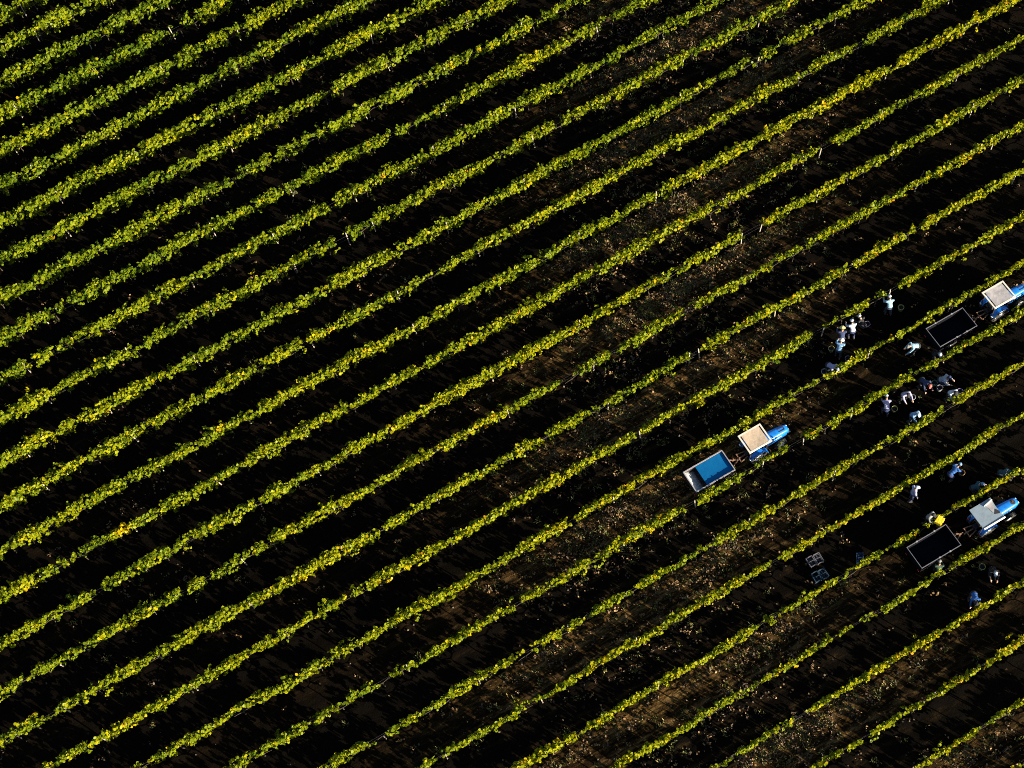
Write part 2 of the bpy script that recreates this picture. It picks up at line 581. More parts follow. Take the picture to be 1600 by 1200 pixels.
    w.build('trellis_wire', M_WIRE, root)


for k in range(-3, 29):
    build_row(k)


# ------------------------------------------------------------------ leaf litter and weeds in the alleys
def scatter(n, rng, bias):
    """points over the field, more in the mown alleys (even row numbers)"""
    s = rng.uniform(-24, 53, n * 3); k = rng.uniform(-4, 28.6, n * 3)
    al = np.mod(k, 2.0) < 1.0
    fr = k - np.floor(k)
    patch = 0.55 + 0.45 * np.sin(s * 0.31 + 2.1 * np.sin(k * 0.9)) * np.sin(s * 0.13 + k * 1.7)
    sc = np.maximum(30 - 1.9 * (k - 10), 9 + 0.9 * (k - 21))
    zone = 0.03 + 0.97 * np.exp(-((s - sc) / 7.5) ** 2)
    keep = rng.random(n * 3) < zone * np.where(al, 1.0, bias) * patch * (0.28 + 0.72 * np.exp(-((fr - 0.22) / 0.20) ** 2))  # litter massed in the belt and by row feet to imitate sunlit strips
    # only the footprint of the picture
    t = -(k - OFF) * SP
    x = s * CA - t * SA; y = s * SA + t * CA
    inside = np.ones(n * 3, bool)
    C = [np.array(c[:2]) for c in corners]
    cen = sum(C) / 4
    for a, b in zip(C, C[1:] + C[:1]):
        d = b - a; nn = np.array([-d[1], d[0]]); nn = nn / np.linalg.norm(nn)
        if nn @ (cen - a) < 0: nn = -nn
        inside &= ((x - a[0]) * nn[0] + (y - a[1]) * nn[1]) > -2.0
    m = keep & inside
    return x[m], y[m], k[m]


def build_litter():
    rng = np.random.default_rng(5)
    # loose leaves, then drifts of leaves and prunings
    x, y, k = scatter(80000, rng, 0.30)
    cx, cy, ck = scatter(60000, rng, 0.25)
    per = rng.integers(3, 13, len(cx))
    idx = np.repeat(np.arange(len(cx)), per)
    du = rng.normal(0, 0.13, len(idx)); dv = rng.normal(0, 0.05, len(idx))
    ca = AZ + rng.normal(0, 0.7, len(cx))[idx]
    px = cx[idx] + du * np.cos(ca) - dv * np.sin(ca); py = cy[idx] + du * np.sin(ca) + dv * np.cos(ca)
    shade = rng.beta(1.9, 2.0, len(cx))[idx] + rng.normal(0, 0.14, len(idx))
    tint = np.clip(np.concatenate([rng.beta(1.4, 2.6, len(x)), shade]) + 0.02, 0, 1)
    x = np.concatenate([x, px]); y = np.concatenate([y, py])
    n = len(x)
    pos = np.stack([x, y, ground_z(x, y) + rng.uniform(0.01, 0.07, n)], 1)
    nrm = np.stack([rng.normal(0, .9, n), rng.normal(0, .9, n), np.ones(n)], 1)
    me = leaves(pos, nrm, rng.uniform(0.04, 0.12, n), tint, M_LITTER, 'leaf_litter', rng)
    tag(link('leaf_litter', me), 'brown fallen vine leaves strewn over the soil', 'leaf litter', kind='stuff')
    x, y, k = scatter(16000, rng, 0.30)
    m = 5
    x = np.repeat(x, m) + rng.normal(0, .10, len(x) * m); y = np.repeat(y, m) + rng.normal(0, .10, len(y) * m)
    n = len(x)
    # tufts of narrow blades
    per = 4
    x = np.repeat(x, per) + rng.normal(0, .05, n * per); y = np.repeat(y, per) + rng.normal(0, .05, n * per)
    n *= per
    base = np.stack([x, y, ground_z(x, y)], 1)
    h = rng.uniform(0.08, 0.24, n); a = rng.uniform(0, 2 * np.pi, n); lean = rng.uniform(0.2, 1.2, n)
    d = np.stack([np.cos(a) * np.sin(lean), np.sin(a) * np.sin(lean), np.cos(lean)], 1) * h[:, None]
    side = np.stack([-np.sin(a), np.cos(a), np.zeros(n)], 1) * rng.uniform(0.010, 0.028, n)[:, None]
    co = np.stack([base - side, base + side, base + d * 0.6 + side, base + d], 1).reshape(-1, 3)
    tint = np.clip(np.repeat(rng.beta(1.6, 1.8, n // per), per) + rng.normal(0, .1, n), 0, 1)
    me = np_mesh('weeds', co, 4, M_WEED, tint)
    tag(link('weeds', me), 'low weeds and dry grass growing in the alleys', 'weeds', kind='stuff')


build_litter()


# ------------------------------------------------------------------ tractors
def wheel(parent, x, y, r, w, rimc):
    M = Matrix.Translation((x, y, r - 0.02)) @ Matrix.Rotation(math.pi / 2, 4, 'X')
    root_m = MB()
    h = w / 2
    root_m.lathe([(r * .56, -h * .8), (r * .8, -h), (r * .95, -h * .9), (r * .99, -h * .5), (r, 0), (r * .99, h * .5), (r * .95, h * .9), (r * .8, h), (r * .56, h * .8)], M, 28)
    nl = 16
    for i in range(nl):          # tread lugs
        t = 2 * math.pi * i / nl
        for sg in (-1, 1):
            MM = M @ Matrix.Rotation(t + (0.5 if sg > 0 else 0) * 2 * math.pi / nl, 4, 'Z')
            root_m.box((r * 1.0, 0, sg * h * .45), (r * .07, r * .1, h * .9), MM)
    wh = root_m.build('wheel', M_BLACK, parent)
    m = MB()
    m.lathe([(0.001, h * .35), (r * .2, h * .45), (r * .3, h * .2), (r * .5, h * .3), (r * .58, h * .82), (r * .58, -h * .82), (r * .5, -h * .3), (r * .001, -h * .3)], M, 24)
    m.build('rim', rimc, wh)
    return wh


def tractor(loc, label, roof):
    T = empty('vineyard_tractor', loc, AZ)
    tag(T, label, 'tractor', 'narrow blue tractors in the alleys')
    # hood: lofted, rounded, tapering to the nose
    rings = []
    for x, w, top, bot in ((0.62, .62, 1.27, .72), (0.8, .62, 1.30, .70), (1.2, .58, 1.27, .66), (1.6, .53, 1.22, .62), (1.95, .48, 1.15, .60), (2.10, .42, 1.08, .62), (2.16, .34, 1.0, .66)):
        r = []
        hw = w / 2
        for yy, zz in ((-1, 0), (-1, .62), (-.93, .84), (-.72, .97), (-.3, 1.0), (.3, 1.0), (.72, .97), (.93, .84), (1, .62), (1, 0)):
            r.append((x, yy * hw, bot + (top - bot) * zz))
        rings.append(r)
    hood = MB().loft(rings).build('hood', M_BLUE, T, True)
    if roof != 'grey':
        v = MB()
        for sg in (-1, 1):
            v.box((1.72, sg * 0.085, 1.203), (0.36, 0.045, 0.02), ry=0.16, bev=0.006)
        v.box((1.91, 0, 1.165), (0.045, 0.2, 0.02), ry=0.2, bev=0.006)
        v.build('hood_vent', M_DARK, hood)
        MB().bar((0.9, 0.18, 1.26), (0.9, 0.18, 1.62), 0.028, 10).build('exhaust', M_DARK, T)
    else:
        v = MB().lathe([(0.0, 0.0), (0.13, 0.0), (0.15, .012), (0.13, .02), (0, .02)], Matrix.Translation((1.83, 0.0, 1.165)) @ Matrix.Rotation(0.17, 4, 'Y'), 20)
        v.build('hood_vent', M_DARK, hood)
        MB().bar((1.83, 0.02, 1.16), (1.83, 0.02, 1.26), 0.03, 10).build('exhaust', M_RUST, T)
    # white sweep line along each hood side
    s = MB()
    for sg in (-1, 1):
        s.sq((0.66, sg * .315, 0.95), (1.6, sg * .272, 0.98), 0.012, 0.05)
    s.build('side_stripe', M_WHITE, hood)
    g = MB()
    g.box((2.165, 0, .82), (.03, .28, .26), bev=.008)
    for i in range(5):
        g.box((2.183, 0, .73 + i * .045), (.012, .26, .012))
    g.build('grille', M_DARK, T)
    for sg in (-1, 1):
        MB().lathe([(0.0, .03), (.045, .022), (.05, -.03), (0.0, -.03)], Matrix.Translation((2.14, sg * .12, 1.0)) @ Matrix.Rotation(math.pi / 2 - .1, 4, 'Y'), 14).build('headlight', M_LAMP, T, True)
    c = MB()
    c.box((0.75, 0, .55), (2.6, .30, .32), bev=.03)
    c.box((1.5, 0, .42), (.14, .78, .12), bev=.02)
    c.box((0.0, 0, .53), (.22, .74, .2), bev=.03)
    c.box((2.2, 0, .6), (.16, .36, .12), bev=.02)
    c.build('chassis', M_DARK, T)
    p = MB()
    p.box((0.22, 0, .70), (.9, .86, .05), bev=.012)
    for sg in (-1, 1):
        p.box((.4, sg * .50, .45), (.3, .16, .03), bev=.008)
        p.sq((.4, sg * .45, .45), (.4, sg * .42, .69), .03, .12)
    p.build('platform', M_DARK, T)
    MB().box((.56, 0, .95), (.18, .44, .46), bev=.05).build('dashboard', M_BLUE, T)
    sw = MB()
    Ms = Matrix.Translation((.40, 0, 1.2)) @ Matrix.Rotation(-.6, 4, 'Y')
    sw.lathe([(.16 + .014 * math.cos(a), .014 * math.sin(a)) for a in [i * math.pi / 4 for i in range(8)]], Ms, 22, True)
    for i in range(3):
        a = i * 2.094
        sw.bar(Ms @ Vector((0, 0, -.02)), Ms @ Vector((.16 * math.cos(a), .16 * math.sin(a), 0)), .009, 6)
    sw.bar(Ms @ Vector((0, 0, 0)), (.54, 0, 1.0), .02, 8)
    sw.build('steering_wheel', M_BLACK, T)
    se = MB()
    se.box((-.16, 0, .93), (.42, .44, .10), bev=.035)
    se.box((-.36, 0, 1.16), (.10, .42, .44), bev=.035, ry=-.15)
    se.box((-.16, 0, .80), (.2, .2, .18))
    se.build('seat', M_BLACK, T)
    for sg in (-1, 1):
        wheel(T, 0.0, sg * .46, .53, .28, M_RIM)
        wheel(T, 1.5, sg * .44, .36, .20, M_RIM)
        # rear fender: arc over the tyre with flat inner skirt
        f = MB()
        outer, inner = [], []
        for i in range(11):
            a = R(-5 + 160 * i / 10)
            outer.append((.60 * math.cos(a), .51 + .60 * math.sin(a)))
            inner.append((.575 * math.cos(a), .51 + .575 * math.sin(a)))
        y0, y1 = sg * .34, sg * .61
        rr = []
        for (xo, zo), (xi, zi) in zip(outer, inner):
            rr.append([(xo, y0, zo), (xo, y1, zo), (xi, y1, zi), (xi, y0, zi)])
        f.loft(rr)
        fd = f.build('fender', M_BLUE, T)
        MB().sq((.22, sg * .618, 1.075), (-.18, sg * .618, 1.09), .016, .03).build('fender_trim', M_LAMP, fd)
        MB().box((-.575, sg * .50, .82), (.05, .12, .07), bev=.012).build('tail_lamp', M_LAMP if roof != 'grey' else M_REDLAMP, T)
    # canopy on four posts
    zc = 2.08
    for x, y in ((-.52, .45), (-.52, -.45), (.56, .40), (.56, -.40)):
        MB().sq((x * (1.05 if x < 0 else 1.0), y, .72), (x, y, zc - .02), .045, .045).build('canopy_post', M_DARK, T)
    if roof == 'grey':
        hx, hy = .65, .61
        poly = [(-hx, -hy), (hx * .98, -hy)] + [(hx * (1.0 - .09 * math.sin(math.pi * i / 10)), -hy + 2 * hy * i / 10) for i in range(1, 10)] + [(hx, hy), (-hx, hy)]
        rf = MB().prism(poly, zc, zc + .035).build('canopy', M_ROOF_GREY, T)
        # turned-up lip on the lower edge, raised flap with pale rolled edges
        MB().sq((-hx - .01, -hy - .035, zc + .025), (hx, -hy - .035, zc + .035), .07, .07).build('canopy_lip', M_WHITE, rf)
        MB().sq((-hx - .02, -hy + .06, zc + .02), (-hx - .02, hy, zc + .02), .03, .05).build('canopy_edge', M_ROOF_GREY, rf)
        fl = MB()
        fl._add([(.16, .36, zc + .05), (.62, .44, zc + .10), (.45, .04, zc + .07), (.27, -.15, zc + .05), (.16, .36, zc + .038), (.62, .44, zc + .038), (.45, .04, zc + .038), (.27, -.15, zc + .038)],
                [(0, 1, 2, 3), (7, 6, 5, 4), (0, 4, 5, 1), (1, 5, 6, 2), (2, 6, 7, 3), (3, 7, 4, 0)])
        flap = fl.build('canopy_flap', M_ROOF_PALE, rf)
        e = MB(); e.sq((.08, .37, zc + .07), (.62, .47, zc + .11), .05, .05); e.build('rolled_edge', M_WHITE, rf)
        MB().prism([(.47, .00), (.61, -.22), (.56, -.34), (.28, -.24)], zc + .037, zc + .041).build('canopy_hole', M_DARK, rf)
    else:
        hx, hy, b = .715, .60, .085
        fr = MB()
        for sg in (-1, 1):
            fr.sq((-hx, sg * (hy - b / 2), zc), (hx, sg * (hy - b / 2), zc), b, .07)
            fr.sq((sg * (hx - b / 2), -hy + b, zc + .002), (sg * (hx - b / 2), hy - b, zc + .002), b, .066)
        rf = fr.build('canopy', M_OFFWHITE, T)
        m = MB()
        nx, ny = 10, 8
        x0, x1, yl = -hx + b + .075, hx - b - .075, hy - b - .002
        grid = []
        rg = random.Random(3 if roof == 'beige' else 4)
        for j in range(ny + 1):
            for i in range(nx + 1):
                fx, fy = i / nx, j / ny
                sag = -.02 * math.sin(math.pi * fx) * math.sin(math.pi * fy) + rg.uniform(-.0015, .0015)
                grid.append((x0 + (x1 - x0) * fx, -yl + 2 * yl * fy, zc + .030 + sag))
        fc = [(j * (nx + 1) + i, j * (nx + 1) + i + 1, (j + 1) * (nx + 1) + i + 1, (j + 1) * (nx + 1) + i) for j in range(ny) for i in range(nx)]
        m._add(grid, fc)
        m.box((0, 0, zc - .012), (x1 - x0, 2 * yl, .02))
        m.build('canopy_panel', M_ROOF_BEIGE if roof == 'beige' else M_ROOF_PALE, rf)
    # rear linkage and towing bar
    h = MB()
    for sg in (-1, 1):
        h.sq((-.45, sg * .16, .5), (-.95, sg * .26, .46), .05, .05)
    h.sq((-.95, -.28, .46), (-.95, .28, .46), .05, .05)
    h.sq((-.4, 0, .44), (-1.12, 0, .42), .07, .05)
    h.build('towing_linkage', M_RUST, T)
    return T


# ------------------------------------------------------------------ trailers
def trailer(loc, label, kind):
    T = empty('grape_trailer', loc, AZ)
    tag(T, label, 'trailer', 'tipping trailers behind the tractors')
    hx, hy, zr, zb, th = 1.225, .66, 1.25, .62, .03
    b = MB()
    for sg in (-1, 1):
        b.box((0, sg * (hy - th / 2), (zr + zb) / 2), (2 * hx, th, zr - zb))
        b.box((sg * (hx - th / 2), 0, (zr + zb) / 2 - .001), (th, 2 * hy - 2 * th, zr - zb - .002))
    b.box((0, 0, zb - .012), (2 * hx - .01, 2 * hy - .01, .03))
    for x in (-.8, -.27, .27, .8):          # outer stiffening ribs
        for sg in (-1, 1):
            b.box((x, sg * (hy + .018), (zr + zb) / 2 - .03), (.05, .036, zr - zb - .1))
    body = b.build('body', M_BED if kind != 'blue' else M_DARK, T)
    rw = .058 if kind == 'blue' else .034
    RM = M_STEEL if kind == 'blue' else M_STEEL2
    r = MB()
    for sg in (-1, 1):
        r.sq((-hx - .015, sg * hy, zr + .018), (hx + .015, sg * hy, zr + .018), rw, .036)
        r.sq((sg * hx, -hy + .03, zr + .017), (sg * hx, hy - .03, zr + .017), rw - .003, .034)
    rim = r.build('rim', RM, T)
    for x, y in ((-.6, hy), (.5, hy), (-.1, -hy), (.55, -hy)):
        MB().box((x, y, zr + .04), (.10, .075, .014), bev=.004).build('latch', M_STEEL, rim)
    if kind == 'blue':
        # blue liner lying just below the rim over the front two thirds, sagging a little
        m = MB()
        nx, ny = 14, 8
        x0, x1, yl = -.50, hx - th - .005, hy - th - .004
        rg = random.Random(9)
        g = []
        for j in range(ny + 1):
            for i in range(nx + 1):
                fx, fy = i / nx, j / ny
                g.append((x0 + (x1 - x0) * fx, -yl + 2 * yl * fy, zr - .055 - .03 * math.sin(math.pi * fy) * fx + rg.uniform(-.0015, .0015)))
        m._add(g, [(j * (nx + 1) + i, j * (nx + 1) + i + 1, (j + 1) * (nx + 1) + i + 1, (j + 1) * (nx + 1) + i) for j in range(ny) for i in range(nx)])
        m.box(((x0 + x1) / 2, 0, zr - .13), (x1 - x0, 2 * yl, .02))
        m.build('blue_liner', M_TARP, T)
        # sloping rear sheet
        s = MB()
        s._add([(-hx + th + .004, -yl, zr - .03), (-hx + th + .004, yl, zr - .03), (-.62, yl, zb + .05), (-.62, -yl, zb + .05),
                (-hx + th + .004, -yl, zr - .06), (-hx + th + .004, yl, zr - .06), (-.62, yl, zb + .02), (-.62, -yl, zb + .02)],
               [(0, 1, 2, 3), (7, 6, 5, 4), (0, 4, 5, 1), (1, 5, 6, 2), (2, 6, 7, 3), (3, 7, 4, 0)])
        s.build('tail_sheet', M_TAIL, T)
    f = MB()
    for sg in (-1, 1):
        f.sq((-1.15, sg * .34, zb - .08), (1.15, sg * .34, zb - .08), .07, .11)
    for x in (-1.0, 0, 1.0):
        f.sq((x, -.30, zb - .08), (x, .30, zb - .08), .06, .08)
    f.build('chassis', M_DARK, T)
    d = MB()
    for sg in (-1, 1):
        d.sq((1.15, sg * .36, zb - .10), (1.78, sg * .04, .44), .06, .06)
    d.sq((1.34, -.24, zb - .12), (1.34, .24, zb - .12), .045, .045)
    d.sq((1.74, 0, .44), (2.0, 0, .43), .07, .06)
    d.bar((1.62, .12, .28), (1.62, .12, .82), .025, 8)
    d.build('drawbar', M_RUST, T)
    for sg in (-1, 1):
        wheel(T, -.15, sg * .50, .29, .18, M_RIM)
        MB().box((-1.26, sg * .52, zb - .02), (.03, .14, .07), bev=.008).build('tail_lamp', M_REDLAMP, T)
    return T


tractor(W(20.62, 18.58), 'blue tractor with a beige canopy roof and pale frame, pulling the blue lined trailer', 'beige')
tractor(W(36.70, 18.50), 'blue tractor with a pale smudged canopy roof, its nose cut by the right edge', 'pale')
tractor(W(28.50, 22.50), 'blue tractor with a plain grey canopy roof and folded flap', 'grey')
trailer(W(17.71, 18.60), 'trailer lined in bright blue with a pale sloping tail, behind the beige roofed tractor', 'blue')
trailer(W(33.70, 18.50), 'dark empty trailer behind the tractor with the pale smudged roof', 'dark')
trailer(W(25.39, 22.46), 'dark trailer behind the grey roofed tractor, a yellow crate at its rim', 'dark')


# ------------------------------------------------------------------ people
def ico(sub):
    bm = bmesh.new(); bmesh.ops.create_icosphere(bm, subdivisions=sub, radius=1.0)
    v = [tuple(p.co) for p in bm.verts]; f = [tuple(q.index for q in p.verts) for p in bm.faces]
    bm.free(); return v, f


ICO = ico(2)


class Body:
    """capsules and ellipsoids fused into one continuous skin by a voxel remesh"""
    def __init__(self): self.m = MB()

    def ball(self, c, r, M=None):
        S = Matrix.Diagonal((*(r if isinstance(r, tuple) else (r, r, r)), 1))
        X = Matrix.Translation(c)
        if M is not None: X = X @ M.to_4x4()
        self.m._add(ICO[0], ICO[1], X @ S)

    def cap(self, a, ra, b, rb):
        self.ball(a, ra); self.ball(b, rb); self.m.bar(a, b, ra, 14, rb)

    def chain(self, pts):
        for (a, ra), (b, rb) in zip(pts, pts[1:]): self.cap(a, ra, b, rb)

    def fuse(self, name, voxel, mat):
        me = self.m.mesh('tmp')
        o = bpy.data.objects.new('tmp', me); COL.objects.link(o)
        r = o.modifiers.new('r', 'REMESH'); r.mode = 'VOXEL'; r.voxel_size = voxel
        s = o.modifiers.new('s', 'SMOOTH'); s.iterations = 2; s.factor = .5
        dg = bpy.context.evaluated_depsgraph_get()
        out = bpy.data.meshes.new_from_object(o.evaluated_get(dg))
        out.name = name
        bpy.data.objects.remove(o); bpy.data.meshes.remove(me)
        out.polygons.foreach_set('use_smooth', [True] * len(out.polygons))
        out.materials.clear(); out.materials.append(mat)
        return out


def ik(a, b, l1, l2, pole):
    """middle joint between a and b, bent towards pole; b is pulled in when out of reach"""
    a, b, pole = Vector(a), Vector(b), Vector(pole)
    d = b - a; D = d.length
    if D > (l1 + l2) * .995:
        b = a + d * ((l1 + l2) * .995 / D); d = b - a; D = d.length
    n = d / D
    x = (l1 * l1 - l2 * l2 + D * D) / (2 * D)
    h = math.sqrt(max(l1 * l1 - x * x, 0))
    q = pole - n * pole.dot(n)
    q = q.normalized() if q.length > 1e-4 else n.orthogonal()
    return a + n * x + q * h, b


POSES = {  # pelvis height, lean, head pitch, left and right hand (x, y, z), left and right foot x
    'reach': dict(ph=.93, lean=.38, head=.55, hl=(.50, .22, 1.05), hr=(.46, -.16, .95), fl=.06, fr=-.10),
    'stoop': dict(ph=.86, lean=1.02, head=.95, hl=(.68, .20, .62), hr=(.60, -.22, .52), fl=.12, fr=-.10),
    'squat': dict(ph=.42, lean=.55, head=.6, hl=(.48, .16, .55), hr=(.44, -.18, .48), fl=.16, fr=-.02),
    'stand': dict(ph=.94, lean=.06, head=.2, hl=(.10, .30, .86), hr=(.16, -.28, .88), fl=.05, fr=-.12),
    'carry': dict(ph=.93, lean=.16, head=.4, hl=(.40, .16, 1.10), hr=(.40, -.16, 1.10), fl=.16, fr=-.14),
}


def hand(B, wrist, fore, side, gripping):
    f = Vector(fore).normalized()
    up = Vector((0, 0, 1)); s = f.cross(up)
    s = s.normalized() if s.length > .05 else Vector((0, 1, 0))
    nrm = s.cross(f)                       # back of the hand
    s = s * side
    p0 = wrist + f * .01
    knk = [wrist + f * (.085 - .006 * abs(i - 1)) + s * (.028 - .0185 * i) for i in range(4)]
    for q in knk: B.cap(p0, .016, q, .012)
    lens = (.040, .046, .043, .033)
    curl = .75 if gripping else .4
    for i, q in enumerate(knk):
        a = f
        for j in range(3):
            ang = curl * (j + .6) * (1 + .1 * i)
            a = f * math.cos(ang) - nrm * math.sin(ang)
            L = lens[i] * (1.0, .7, .55)[j]
            B.cap(q, .0098 - .0008 * j, q + a * L, .0092 - .0008 * j)
            q = q + a * L
    t0 = wrist + f * .025 + s * .024
    t1 = t0 + (f * .6 + s * .75 - nrm * .25).normalized() * .042
    t2 = t1 + (f * .9 + s * .15 - nrm * .4).normalized() * .034
    B.cap(t0, .014, t1, .0115); B.cap(t1, .0115, t2, .0095)


def make_pose(P, grip):
    ph, ln = P['ph'], P['lean']
    Rl = Matrix.Rotation(ln, 3, 'Y')
    pel = Vector((-.12 * math.sin(ln) - (.1 if ph < .6 else 0), 0, ph))
    at = lambda x, y, z: pel + Rl @ Vector((x, y, z))
    chest = at(.02, 0, .36); neck0 = at(0, 0, .50)
    Rh = Matrix.Rotation(P['head'], 3, 'Y')
    neck1 = neck0 + Matrix.Rotation((ln + P['head']) / 2, 3, 'Y') @ Vector((.015, 0, .10))
    head = neck1 + Rh @ Vector((.025, 0, .105))
    sh = {1: at(0, .185, .455), -1: at(0, -.185, .455)}
    hip = {1: at(0, .095, -.03), -1: at(0, -.095, -.03)}
    hands = {1: Vector(P['hl']), -1: Vector(P['hr'])}
    foot = {1: Vector((P['fl'], .13, .085)), -1: Vector((P['fr'], -.13, .085))}
    el, wr, kn, an = {}, {}, {}, {}
    for s in (1, -1):
        el[s], wr[s] = ik(sh[s], hands[s], .285, .25, (-.5, s * .5, -.6))
        kn[s], an[s] = ik(hip[s], foot[s], .43, .42, (1, s * .15, .1))
    body, shirt, trou, boots, hair = Body(), Body(), Body(), {1: Body(), -1: Body()}, Body()
    # trunk
    for B, g in ((body, 0), (shirt, .016)):
        B.ball(at(0, 0, .05), (.115 + g, .155 + g, .12 + g), Rl)
        B.ball(at(.005, 0, .18), (.105 + g, .140 + g, .13 + g), Rl)
        B.ball(chest, (.118 + g, .168 + g, .16 + g), Rl)
        B.cap(at(0, .12, .46), .062 + g, at(0, -.12, .46), .062 + g)
    body.ball(at(-.01, 0, -.04), (.125, .165, .12), Rl)
    trou.ball(at(-.01, 0, -.04), (.142, .180, .125), Rl)
    trou.ball(at(0, 0, .04), (.128, .168, .06), Rl)
    body.chain([(neck0 - Vector((0, 0, .02)), .062), (neck1, .054), (head - Rh @ Vector((.01, 0, .05)), .056)])
    # head with face
    body.ball(head, (.094, .076, .112), Rh)
    body.ball(head + Rh @ Vector((.03, 0, -.065)), (.062, .058, .055), Rh)       # jaw
    body.chain([(head + Rh @ Vector((.088, 0, .012)), .012), (head + Rh @ Vector((.108, 0, -.022)), .017)])
    body.ball(head + Rh @ Vector((.086, 0, -.062)), (.014, .027, .011), Rh)      # lips
    for s in (1, -1):
        body.ball(head + Rh @ Vector((-.005, s * .078, -.008)), (.02, .011, .032), Rh)
        body.chain([(head + Rh @ Vector((.083, s * .015, .028)), .011), (head + Rh @ Vector((.072, s * .05, .026)), .011)])
    hair.ball(head + Rh @ Vector((-.014, 0, .018)), (.098, .085, .108), Rh)
    hair.ball(head + Rh @ Vector((-.045, 0, -.03)), (.062, .074, .075), Rh)
    for s in (1, -1):
        fv = wr[s] - el[s]
        body.chain([(sh[s], .058), (sh[s].lerp(el[s], .45), .049), (el[s], .039), (el[s].lerp(wr[s], .35), .040), (wr[s], .027)])
        shirt.chain([(sh[s], .074), (sh[s].lerp(el[s], .45), .064), (el[s], .054), (el[s].lerp(wr[s], .5), .050), (el[s].lerp(wr[s], .88), .041)])
        hand(body, wr[s], fv, s, grip)
        body.chain([(hip[s], .088), (hip[s].lerp(kn[s], .4), .078), (kn[s], .055), (kn[s].lerp(an[s], .35), .056), (an[s], .037)])
        trou.chain([(hip[s], .104), (hip[s].lerp(kn[s], .4), .094), (kn[s], .071), (kn[s].lerp(an[s], .4), .070), (kn[s].lerp(an[s], .9), .060)])
        f0 = Vector((an[s].x - .04, an[s].y, .045)); f1 = Vector((an[s].x + .13, an[s].y + s * .02, .032))
        body.chain([(an[s], .037), (f0, .038), (f1, .03)])
        boots[s].chain([(an[s] + Vector((0, 0, .05)), .058), (f0, .052), (f1, .043)])
        boots[s].m.box(((f0.x + f1.x) / 2, (f0.y + f1.y) / 2, .012), (.27, .10, .024), rz=s * .1)
    eyes = MB()
    for s in (1, -1):
        eyes._add(ICO[0], ICO[1], Matrix.Translation(head + Rh @ Vector((.082, s * .032, .012))) @ Matrix.Scale(.011, 4))
    # sun hat / cap in head space
    MH = Matrix.Translation(head) @ Rh.to_4x4()
    hat = MB().lathe([(.0, .132), (.05, .128), (.088, .10), (.104, .05), (.108, .030), (.165, .012), (.172, .006), (.165, .004), (.104, .022), (.098, .05), (.08, .095), (.0, .122)], MH @ Matrix.Translation((-.006, 0, .012)), 20)
    capm = MB().lathe([(.0, .126), (.05, .121), (.084, .096), (.102, .05), (.106, .018), (.100, .018), (.096, .05), (.0, .118)], MH @ Matrix.Translation((-.006, 0, .012)), 20)
    pts = []
    for i in range(9):
        a = R(-62 + 124 * i / 8)
        pts.append((.086 * math.cos(a), .092 * math.sin(a), .030)); 
    vis = [MH @ Vector(p) for p in pts] + [MH @ Vector((.185 * math.cos(R(-40 + 80 * i / 8)) + .004, .135 * math.sin(R(-40 + 80 * i / 8)), .018)) for i in range(9)]
    vis += [v - MH.to_3x3() @ Vector((0, 0, .008)) for v in vis]
    fc = []
    for i in range(8):
        fc += [(i, i + 1, 9 + i + 1, 9 + i), (18 + i + 1, 18 + i, 27 + i, 27 + i + 1), (9 + i, 9 + i + 1, 27 + i + 1, 27 + i), (i + 1, i, 18 + i, 18 + i + 1)]
    fc += [(0, 9, 27, 18), (8, 26, 35, 17)]
    capm._add(vis, fc)
    return dict(body=body.fuse('person', .0095, M_SKIN), shirt=shirt.fuse('shirt', .013, cloth('w', (.8, .8, .8))),
                trousers=trou.fuse('trousers', .013, cloth('w', (.8, .8, .8))),
                boots=[boots[1].fuse('boot', .012, M_BOOT), boots[-1].fuse('boot', .012, M_BOOT)],
                hair=hair.fuse('hair', .012, M_HAIR), eyes=eyes.mesh('eyes', M_EYE),
                hat=hat.mesh('sun_hat', cloth('w', (.8, .8, .8)), True), cap=capm.mesh('cap', cloth('w', (.8, .8, .8)), True),
                hands=(hands[1] + hands[-1]) / 2)


POSE_MESH = {n: make_pose(p, n in ('carry',)) for n, p in POSES.items()}
C_WHITE = (.31, .36, .44); C_SKY = (.11, .22, .38); C_NAVY = (.015, .025, .08); C_BLUE = (.015, .08, .27)
C_LAV = (.23, .23, .38); C_YEL = (.42, .38, .14); C_DARK = (.010, .010, .013); C_TEAL = (.018, .06, .085)
C_RED = (.55, .10, .08); C_GREY = (.14, .15, .15); C_DENIM = (.02, .03, .06); C_PALE = (.17, .30, .40)
NAMES = {}


def cl(c):
    key = tuple(c)
    if key not in NAMES: NAMES[key] = 'tone_%d' % len(NAMES)
    return cloth(NAMES[key], c)


def person(s, k, face, pose, label, shirt, trousers, hat=None, hatkind='cap', h=1.0):
    """body centre at (s, k); face = heading in degrees, 0 along the rows towards the upper right"""
    pm = POSE_MESH[pose]
    o = link('person', pm['body'])
    o.location = W(s, k, 0.0); o.rotation_euler = (0, 0, AZ + R(face)); o.scale = (h, h, h)
    loc = o.location
    o.location.z = float(ground_z(np.array([loc.x]), np.array([loc.y]))[0])
    tag(o, label, 'person', 'grape pickers between the rows')
    link('shirt', pm['shirt'], o, cl(shirt)); link('trousers', pm['trousers'], o, cl(trousers))
    for b in pm['boots']: link('boot', b, o)
    link('hair', pm['hair'], o); link('eyes', pm['eyes'], o)
    if hat is not None:
        link('sun_hat' if hatkind == 'hat' else 'cap', pm['hat' if hatkind == 'hat' else 'cap'], o, cl(hat))
    return o


NW, SE, NE, SW = 90, -90, 0, 180
